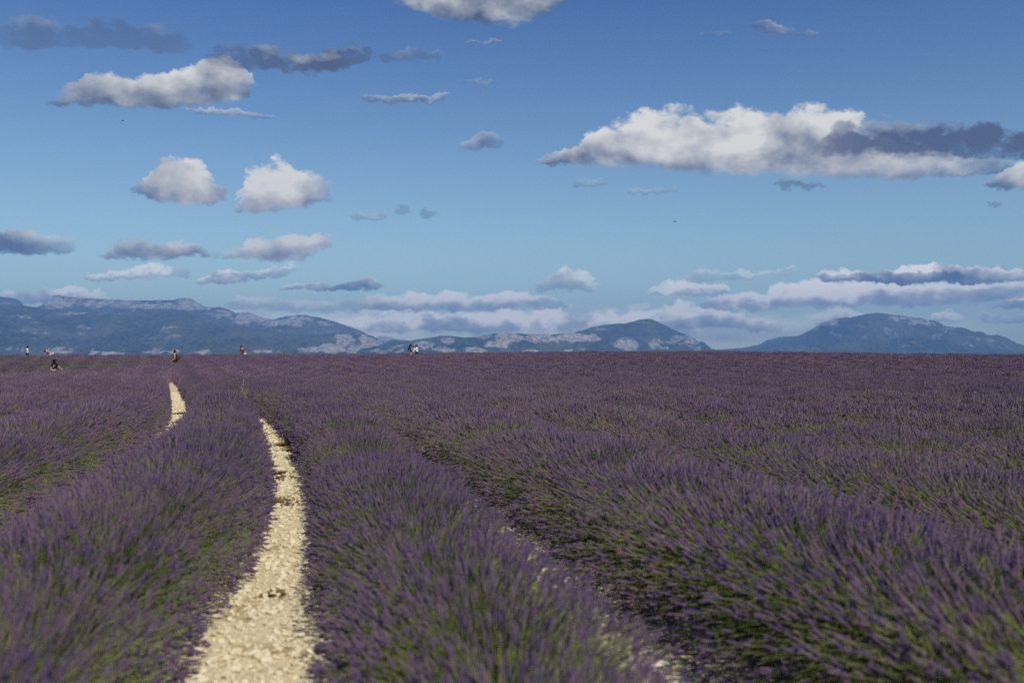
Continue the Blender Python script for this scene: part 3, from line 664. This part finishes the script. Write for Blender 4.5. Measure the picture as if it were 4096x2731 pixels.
# ------------------------------------------------------------------ dry weeds on the path, grass stalks in the field
M_dry = veg_mat('dry weed', (.11, .065, .022), (.30, .20, .07), .15)
M_straw = veg_mat('straw stalk', (.42, .36, .18), (.60, .52, .30), .3)
M_green = veg_mat('green weed', (.08, .14, .04), (.20, .27, .09), .3)
def blades(name, seed, n, rad, h, mat, w_=.006, head=False, lean=.6):
    r = np.random.default_rng(seed)
    a = r.uniform(0, 2*pi, n); rr = rad*np.abs(r.normal(0, .55, n))*(.75+.35*np.sin(3*a+seed))
    p = np.stack([rr*np.cos(a), rr*np.sin(a), np.zeros(n)], 1)
    a2 = a + r.normal(0, .8, n); ll = h*r.uniform(.5, 1.1, n)
    tip = p + np.stack([np.cos(a2)*ll*lean, np.sin(a2)*ll*lean, ll], 1)
    md = (p+tip)/2 + np.array([0, 0, .15*h])
    s_ = np.stack([-np.sin(a2), np.cos(a2), 0*a2], 1)*w_
    Vv = np.stack([p-s_, p+s_, md-s_*.8, md+s_*.8, tip], 1).reshape(-1, 3)
    o_ = (np.arange(n)*5)[:, None]
    f4 = o_ + np.array([0, 1, 3, 2])[None]; f3 = o_ + np.array([2, 3, 4])[None]
    Vl = [Vv]; F4 = [f4]; tn = [np.repeat(r.random(n), 5)]; base_n = len(Vv)
    if head:
        for i in range(n):
            dd_ = tip[i]-md[i]; dd_ /= np.linalg.norm(dd_)
            for q_ in range(9):
                c_ = tip[i] - dd_*(q_*.022); ang = r.uniform(0, 6.28)
                s1 = np.array([cos(ang), sin(ang), 0])*.018; up_ = dd_*.03
                Vl.append(np.array([c_, c_+s1, c_+s1*.7+up_, c_+up_*.6])); F4.append(np.array([[0, 1, 2, 3]])+base_n); base_n += 4; tn.append(np.full(4, r.random()))
    return mesh_np(name, np.concatenate(Vl), [np.concatenate(F4), f3], [mat], attrs={'tone': np.concatenate(tn)})
def px_ground(px, py_, z=0.0):
    d = (EYE - z)*F/(py_-HY); return ((px-HX)/F*d, d)
WE = [(1150,1782,.26,.10,M_dry,'dark brown dried weed patch crossing the far end of the wide stony path'),
      (1165,1803,.13,.06,M_dry,'small brown weed patch at the right path edge just below the darkest weed patch'),
      (1110,1893,.16,.05,M_dry,'thin dried weed patch halfway up the wide stony path'),
      (1130,1912,.12,.04,M_dry,'faint straw coloured weed patch right of the middle of the path'),
      (1120,2010,.24,.05,M_dry,'broad brown weed patch across the wide path where it narrows'),
      (1098,2372,.06,.02,M_dry,'small brown weed tuft lying in the near middle of the path'),
      (723,1655,.11,.10,M_green,'small green weed growing on the second pale strip on the left')]
for i, (a, b_, rd, h, mt, lab) in enumerate(WE):
    x, y = px_ground(a, b_)
    me = blades('weed_patch', 400+i, 900, rd*1.15, h*.5, mt, .004, lean=1.5)
    o = link('weed_patch', me, None, (x, y, float(ground_h(x, y)))); o.scale = (1.25, 2.3, 1)
    tag(o, lab, 'weed', 'weeds on the bare stony strips')
SK = [(955,30.,.95,'pale dry grass stalk leaning out of the lavender right of the second strip'),
      (985,29.,.72,'short bent dry stalk just right of the tall pale one above the wide path'),
      (3133,88.,1.15,'yellow dry stalk near the crest, below the left end of the right hand dome mountain'),
      (3250,93.,1.35,'thin tall yellow stalk standing over the crest in front of the dome mountain'),
      (3683,92.,1.3,'thin dry stalk poking over the crest below the right flank of the dome'),
      (3835,62.,1.1,'yellow dry weed stalk in the darker lavender near the right edge'),
      (2768,96.,1.35,'thistle like pale stalk on the crest at the right foot of the central peak'),
      (522,46.,.95,'dry pale stalk left of the green topped walker'),]
for i, (a, y, h, lab) in enumerate(SK):
    x = (a-HX)/F*y
    me = blades('grass_stalk', 440+i, 3, .03, h, M_straw, .0035, head=True, lean=.16)
    tag(link('grass_stalk', me, None, (x, y, float(ground_h(x, y)))), lab, 'grass stalk', 'dry stalks standing above the lavender')

# ------------------------------------------------------------------ people
def skin(name, V, E, R, mat, parent, sub=1, root=0):
    me = bpy.data.meshes.new(name); me.from_pydata([tuple(v) for v in V], E, []); me.materials.append(mat)
    o = link(name, me, parent)
    m_ = o.modifiers.new('skin', 'SKIN'); m_.use_smooth_shade = True
    sv = me.skin_vertices
    if not sv:
        import bmesh as _b
        bm = _b.new(); bm.from_mesh(me); bm.verts.layers.skin.verify(); bm.to_mesh(me); bm.free(); sv = me.skin_vertices
    for i, r_ in enumerate(R):
        r_ = (r_, r_) if not isinstance(r_, tuple) else r_
        me.skin_vertices[0].data[i].radius = r_
        me.skin_vertices[0].data[i].use_root = (i == root)
    s_ = o.modifiers.new('smooth', 'SUBSURF'); s_.levels = sub; s_.render_levels = sub
    return o
def lerp(a, b, t_): return tuple(a[i]+(b[i]-a[i])*t_ for i in range(3))
def person(label, loc, rz, J, skin_c, hair_c, shirt=None, trousers=None, sleeve=.8, hairlong=False, s=1.0, cap=None, dress=None, shorts=False):
    """J: joints in figure space (x right, y forward, z up): pelvis chest neck head(top dir) and both arms and legs"""
    root = empty('person', loc, rz); root.scale = (s, s, s); tag(root, label, 'person')
    P = dict(pelvis=(0,0,.95), chest=(0,0,1.32), neck=(0,0,1.50), head=(0,.03,1.64),
             shl=(-.18,0,1.43), ell=(-.24,0,1.16), hal=(-.24,.05,.90), shr=(.18,0,1.43), elr=(.24,0,1.16), har=(.24,.05,.90),
             hil=(-.10,0,.92), knl=(-.11,.02,.50), fol=(-.11,0,.06), hir=(.10,0,.92), knr=(.11,.02,.50), fr=(.11,0,.06))
    P.update(J)
    V, E, R, ix = [], [], [], {}
    def nd(n_, co, r_, par=None):
        ix[n_] = len(V); V.append(co); R.append(r_)
        if par: E.append((ix[par], ix[n_]))
    hd = Vector(P['head']); nk = Vector(P['neck']); up_ = (hd-nk).normalized()
    fw = Vector(P.get('face', (0, 1, 0))).normalized()
    nd('pelvis', P['pelvis'], (.135,.10)); nd('waist', lerp(P['pelvis'], P['chest'], .5), (.12,.09), 'pelvis'); nd('chest', P['chest'], (.145,.105), 'waist')
    nd('neck', P['neck'], .055, 'chest'); nd('jaw', tuple(nk+up_*.07), .06, 'neck'); nd('head', tuple(hd), (.078,.095), 'jaw'); nd('crown', tuple(hd+up_*.085), .06, 'head')
    nd('nose', tuple(hd+fw*.10-up_*.015), .016, 'head')
    for sd_ in 'lr':
        sh, elb, ha = P['sh'+sd_], P['el'+sd_], P['ha'+sd_]
        nd('sh'+sd_, sh, .055, 'chest'); nd('el'+sd_, elb, .040, 'sh'+sd_); nd('wr'+sd_, lerp(elb, ha, .82), .027, 'el'+sd_)
        nd('ha'+sd_, ha, (.038,.02), 'wr'+sd_)
        dh = (Vector(ha)-Vector(elb)).normalized(); sdv = dh.cross(Vector((0,0,1)))
        if sdv.length < .1: sdv = Vector((0,1,0))
        sdv.normalize()
        for fi, (o_, l_) in enumerate(((-.03,.07),(-.010,.082),(.010,.078),(.03,.062))):
            m1 = Vector(ha)+sdv*o_+dh*.03; nd(f'f{fi}{sd_}', tuple(m1), .0095, 'ha'+sd_)
            nd(f'g{fi}{sd_}', tuple(m1+dh*l_*.6+Vector((0,0,-.02))), .0085, f'f{fi}{sd_}')
        nd('th'+sd_, tuple(Vector(ha)-sdv*.045), .010, 'wr'+sd_); nd('tt'+sd_, tuple(Vector(ha)-sdv*.055+dh*.04), .009, 'th'+sd_)
        fo = P['fol'] if sd_ == 'l' else P['fr']
        nd('hi'+sd_, P['hi'+sd_], .088, 'pelvis'); nd('kn'+sd_, P['kn'+sd_], .055, 'hi'+sd_); nd('an'+sd_, fo, .038, 'kn'+sd_)
        nd('to'+sd_, (fo[0], fo[1]+.17, fo[2]-.02), (.04,.028), 'an'+sd_)
    skin('body', V, E, R, skin_c, root)
    g_ = lambda n_: V[ix[n_]]
    if shirt:
        vs = [lerp(g_('pelvis'), g_('chest'), -.05), g_('waist'), g_('chest'), lerp(g_('chest'), g_('neck'), .75)]
        rs = [(.165,.125), (.15,.118), (.17,.13), .07]; ed = [(0,1),(1,2),(2,3)]
        for sd_ in 'lr':
            i0 = len(vs); vs.append(g_('sh'+sd_)); rs.append(.078); ed.append((2, i0))
            if sleeve > 0:
                t1 = min(sleeve, 1); vs.append(lerp(g_('sh'+sd_), g_('el'+sd_), t1)); rs.append(.062); ed.append((i0, i0+1))
                if sleeve > 1: vs.append(lerp(g_('el'+sd_), g_('wr'+sd_), sleeve-1)); rs.append(.046); ed.append((i0+1, i0+2))
        skin('shirt', vs, ed, rs, shirt, root, root=1)
    if dress:
        pv_ = Vector(g_('pelvis'))
        vs = [tuple(Vector((pv_.x*.6, pv_.y*.6, .50))), tuple(pv_), g_('waist'), g_('chest'), lerp(g_('chest'), g_('neck'), .7)]
        rs = [(.27,.24), (.18,.15), (.135,.105), (.155,.12), .066]; ed = [(0,1),(1,2),(2,3),(3,4)]
        for sd_ in 'lr':
            i0 = len(vs); vs.append(g_('sh'+sd_)); rs.append(.072); ed.append((3, i0))
            vs.append(g_('el'+sd_)); rs.append(.062); ed.append((i0, i0+1)); vs.append(lerp(g_('el'+sd_), g_('wr'+sd_), .6)); rs.append(.05); ed.append((i0+1, i0+2))
        skin('dress', vs, ed, rs, dress, root, root=2)
    if trousers:
        t1 = .9 if shorts else 1.0
        vs = [lerp(g_('pelvis'), g_('waist'), .15)]; rs = [(.155,.12)]; ed = []
        for sd_ in 'lr':
            i0 = len(vs); vs.append(g_('hi'+sd_)); rs.append(.105); ed.append((0, i0))
            vs.append(lerp(g_('hi'+sd_), g_('kn'+sd_), t1)); rs.append(.085 if shorts else .075); ed.append((i0, i0+1))
            if not shorts: vs.append(lerp(g_('kn'+sd_), g_('an'+sd_), .95)); rs.append(.06); ed.append((i0+1, i0+2))
        skin('shorts' if shorts else 'trousers', vs, ed, rs, trousers, root)
    # hair: a cap of hair over the crown and the back of the head
    bk = hd - fw*.022
    vs = [tuple(bk-up_*.05-fw*.045), tuple(bk+up_*.03-fw*.02), tuple(bk+up_*.085+fw*.015)]; rs = [.065, (.088,.10), .075]; ed = [(0,1),(1,2)]
    if hairlong:
        d0 = Vector((0, -.10, -.16)); vs += [tuple(Vector(vs[0])+d0*.7), tuple(Vector(vs[0])+d0*1.7), tuple(Vector(vs[0])+Vector((0,-.17,-.50)))]; rs += [(.11,.085), (.12,.08), (.05,.04)]; ed += [(0,3),(3,4),(4,5)]
    skin('hair', vs, ed, rs, hair_c, root, root=1)
    if cap:
        skin('cap', [tuple(hd+up_*.045-fw*.02), tuple(hd+up_*.10), tuple(hd+up_*.05+fw*.10), tuple(hd+up_*.035+fw*.17)], [(0,1),(0,2),(2,3)], [(.105,.115), .075, (.075,.03), (.06,.012)], cap, root)
    sdv = fw.cross(up_).normalized()
    for q_ in (-1, 1):
        bm = bmesh.new(); bmesh.ops.create_uvsphere(bm, u_segments=8, v_segments=6, radius=.011)
        me = bpy.data.meshes.new('eye'); bm.to_mesh(me); bm.free(); me.materials.append(M_black)
        link('eye', me, root, tuple(hd+fw*.088+sdv*.032*q_+up_*.012))
    return root
M_black = cloth('black cloth', (.012, .012, .014)); M_hair = cloth('dark hair', (.015, .011, .010)); M_skin = cloth('fair skin', (.52, .32, .22), .08)
M_skin2 = cloth('brown skin', (.16, .085, .055), .08); M_white = cloth('white cloth', (.80, .80, .78), .05); M_pink = cloth('coral pink cloth', (.70, .13, .15), .1)
M_mint = cloth('pale green cloth', (.42, .52, .34), .1); M_olive = cloth('olive green cloth', (.05, .085, .03), .3, 14); M_navy = cloth('dark blue denim', (.02, .03, .06))
M_red = cloth('dark red cloth', (.20, .022, .018), .15); M_orange = cloth('orange cloth', (.17, .045, .02), .15); M_mauve = cloth('mauve patterned cloth', (.33, .17, .15), .5, 26)
M_dgreen = cloth('dark green cloth', (.02, .04, .02), .2)
def at(px, y): 
    x = (px-HX)/F*y; return (x, y, float(ground_h(x, y)))
# figure space: +y is forward. rz turns the figure: 0 looks away from the camera, pi looks at it, pi/2 looks left
person('man in white shirt and dark trousers standing hands on hips on the far left crest', at(110, 108), -1.15,
       dict(ell=(-.36,-.10,1.18), hal=(-.19,.02,1.00), elr=(.34,-.14,1.18), har=(.18,-.02,1.00)), M_skin, M_hair, M_white, M_navy, sleeve=.6)
person('person in coral pink shirt and white shorts bending forward on the crest', at(203, 108), pi/2,
       dict(pelvis=(0,-.10,.98), chest=(0,.28,1.16), neck=(0,.46,1.20), head=(0,.60,1.16), face=(0,.5,-1), shl=(-.16,.38,1.20), shr=(.16,.38,1.20),
            ell=(-.17,.42,.92), hal=(-.06,.60,1.00), elr=(.17,.42,.90), har=(.06,.60,.98), hil=(-.1,-.08,.95), hir=(.1,-.08,.95), knl=(-.12,.02,.5), knr=(.12,.02,.5)),
       M_skin, M_hair, M_pink, M_white, sleeve=.9, shorts=True)
pb = person('man in black t-shirt, black cap and pale green shorts reaching over the lavender', at(218, 75), pi-.15,
       dict(chest=(-.05,.06,1.30), neck=(-.08,.12,1.47), head=(-.12,.20,1.58), face=(-.4,1,-.55), shl=(-.23,.06,1.38), ell=(-.48,.16,1.18), hal=(-.72,.22,1.02), shr=(.14,.05,1.41), elr=(.26,.02,1.14), har=(.26,.10,.88)),
       M_skin, M_hair, M_black, M_mint, sleeve=.75, cap=M_black, shorts=True)
# pale open ring printed on the black t-shirt
vs = [(-.03+.07*cos(a), .192+.0*a, 1.25+.085*sin(a)) for a in np.linspace(.6, 5.6, 14)]
skin('shirt_print', vs, [(i, i+1) for i in range(13)], [.009]*14, M_white, pb)
ph = person('man in a green sleeveless top with dark hair walking left through the lavender', at(700, 79), pi/2+.1,
       dict(ell=(-.25,-.05,1.15), hal=(-.25,.12,.93), elr=(.25,.0,1.15), har=(.26,.26,1.02), fol=(-.11,.22,.06), knl=(-.11,.18,.5), fr=(.11,-.22,.1)), M_skin, M_hair, M_olive, M_dgreen, sleeve=.0)
def bag(name, label, parts, loc, rz, cat):
    rt = empty(name, loc, rz); tag(rt, label, cat)
    for (nm_, c_, sz, mt) in parts:
        bm = bmesh.new(); bmesh.ops.create_cube(bm, size=1)
        for v in bm.verts: v.co = (v.co.x*sz[0], v.co.y*sz[1], v.co.z*sz[2])
        bmesh.ops.bevel(bm, geom=bm.edges[:], offset=min(sz)*.3, segments=3, affect='EDGES')
        me = bpy.data.meshes.new(nm_); bm.to_mesh(me); bm.free(); me.materials.append(mt)
        link(nm_, me, rt, c_)
    return rt
gx_, gy_, gz_ = at(700, 79)
bag('backpack', 'orange and black backpack worn by the walker in the green top',
    [('main_pocket', (0,-.22,1.18), (.28,.15,.42), M_orange), ('front_pocket', (0,-.31,1.10), (.20,.06,.20), M_black), ('back_panel', (0,-.13,1.2), (.26,.05,.42), M_black), ('strap', (-.13,.03,1.42), (.05,.30,.05), M_black), ('strap', (.13,.03,1.42), (.05,.30,.05), M_black)], (gx_, gy_, gz_), pi/2+.1, 'backpack')
person('man in a dark red t-shirt and jeans looking down, standing on the crest', at(970, 104), .35,
       dict(head=(-.07,.10,1.60), face=(-.5,1,-.6), ell=(-.25,.06,1.15), hal=(-.20,.26,1.16), elr=(.25,-.02,1.14), har=(.24,.08,.90)), M_skin, M_hair, M_red, M_navy, sleeve=.85, cap=M_black)
rx_, ry_, rz_ = at(981, 103.6)
bag('tote_bag', 'white bag hanging at the hip of the man in the dark red t-shirt', [('pouch', (0,0,.80), (.26,.12,.32), M_white), ('handle', (0,0,1.04), (.03,.03,.2), M_white)], (rx_, ry_, rz_), .3, 'bag')
person('woman with long black hair in a mauve patterned dress, facing the man and baby', at(1643, 97), -pi/2+.25,
       dict(ell=(-.25,.02,1.16), hal=(-.10,.28,1.14), elr=(.26,.05,1.16), har=(.12,.32,1.12)), M_skin2, M_hair, dress=M_mauve, hairlong=True, s=.98)
person('man in a white shirt with short black hair and beard holding the baby', at(1668, 97), pi/2-.25,
       dict(head=(0,.07,1.60), face=(0,1,-.35), ell=(-.26,.08,1.16), hal=(-.08,.34,1.22), elr=(.26,.10,1.14), har=(.10,.34,1.10)), M_skin2, M_hair, M_white, M_navy, sleeve=1.5, s=.96)
bx, by, bz = at(1656.5, 97)
person('baby in white clothes held up between the woman and the man', (bx, by-.05, bz+.72), pi-.4,
       dict(hal=(-.32,.1,1.05), har=(.32,.1,1.1), ell=(-.26,0,1.22), elr=(.26,0,1.22), knl=(-.13,.25,.75), fol=(-.13,.22,.5), knr=(.13,.25,.75), fr=(.13,.22,.5), head=(0,.03,1.68)), M_skin, M_hair, M_white, M_white, sleeve=1.4, s=.43)

# small birds far off in the sky
def bird(px, py_, dist, span, label, rz):
    d = Vector(((px-HX)/F, 1, (HY-py_)/F)).normalized()*dist
    rt = empty('bird', (d.x, d.y, d.z+EYE), rz); tag(rt, label, 'bird', 'birds in the sky')
    skin('body', [(0,-.12,0),(0,0,0),(0,.13,.01),(0,.18,.02)], [(0,1),(1,2),(2,3)], [.015,.04,.022,.008], M_black, rt)
    for s_ in (-1, 1):
        Vb = [(0,.05,.01),(s_*span*.25,.09,.06),(s_*span*.5,-.02,.03),(s_*span*.25,-.05,.05),(0,-.06,.01)]
        V2 = [(a, b_, c_-.012) for a, b_, c_ in Vb]
        me = bpy.data.meshes.new('wing')
        me.from_pydata(Vb+V2, [], [(0,1,2,3,4),(9,8,7,6,5)]+[(i,(i+1)%5,(i+1)%5+5,i+5) for i in range(5)]); me.materials.append(M_black)
        link('wing', me, rt)
bird(2700, 887, 95, .30, 'tiny dark bird in the open blue sky right of centre', .6)
bird(492, 484, 110, .32, 'tiny dark bird in the blue below the long cloud at upper left', 1.2)
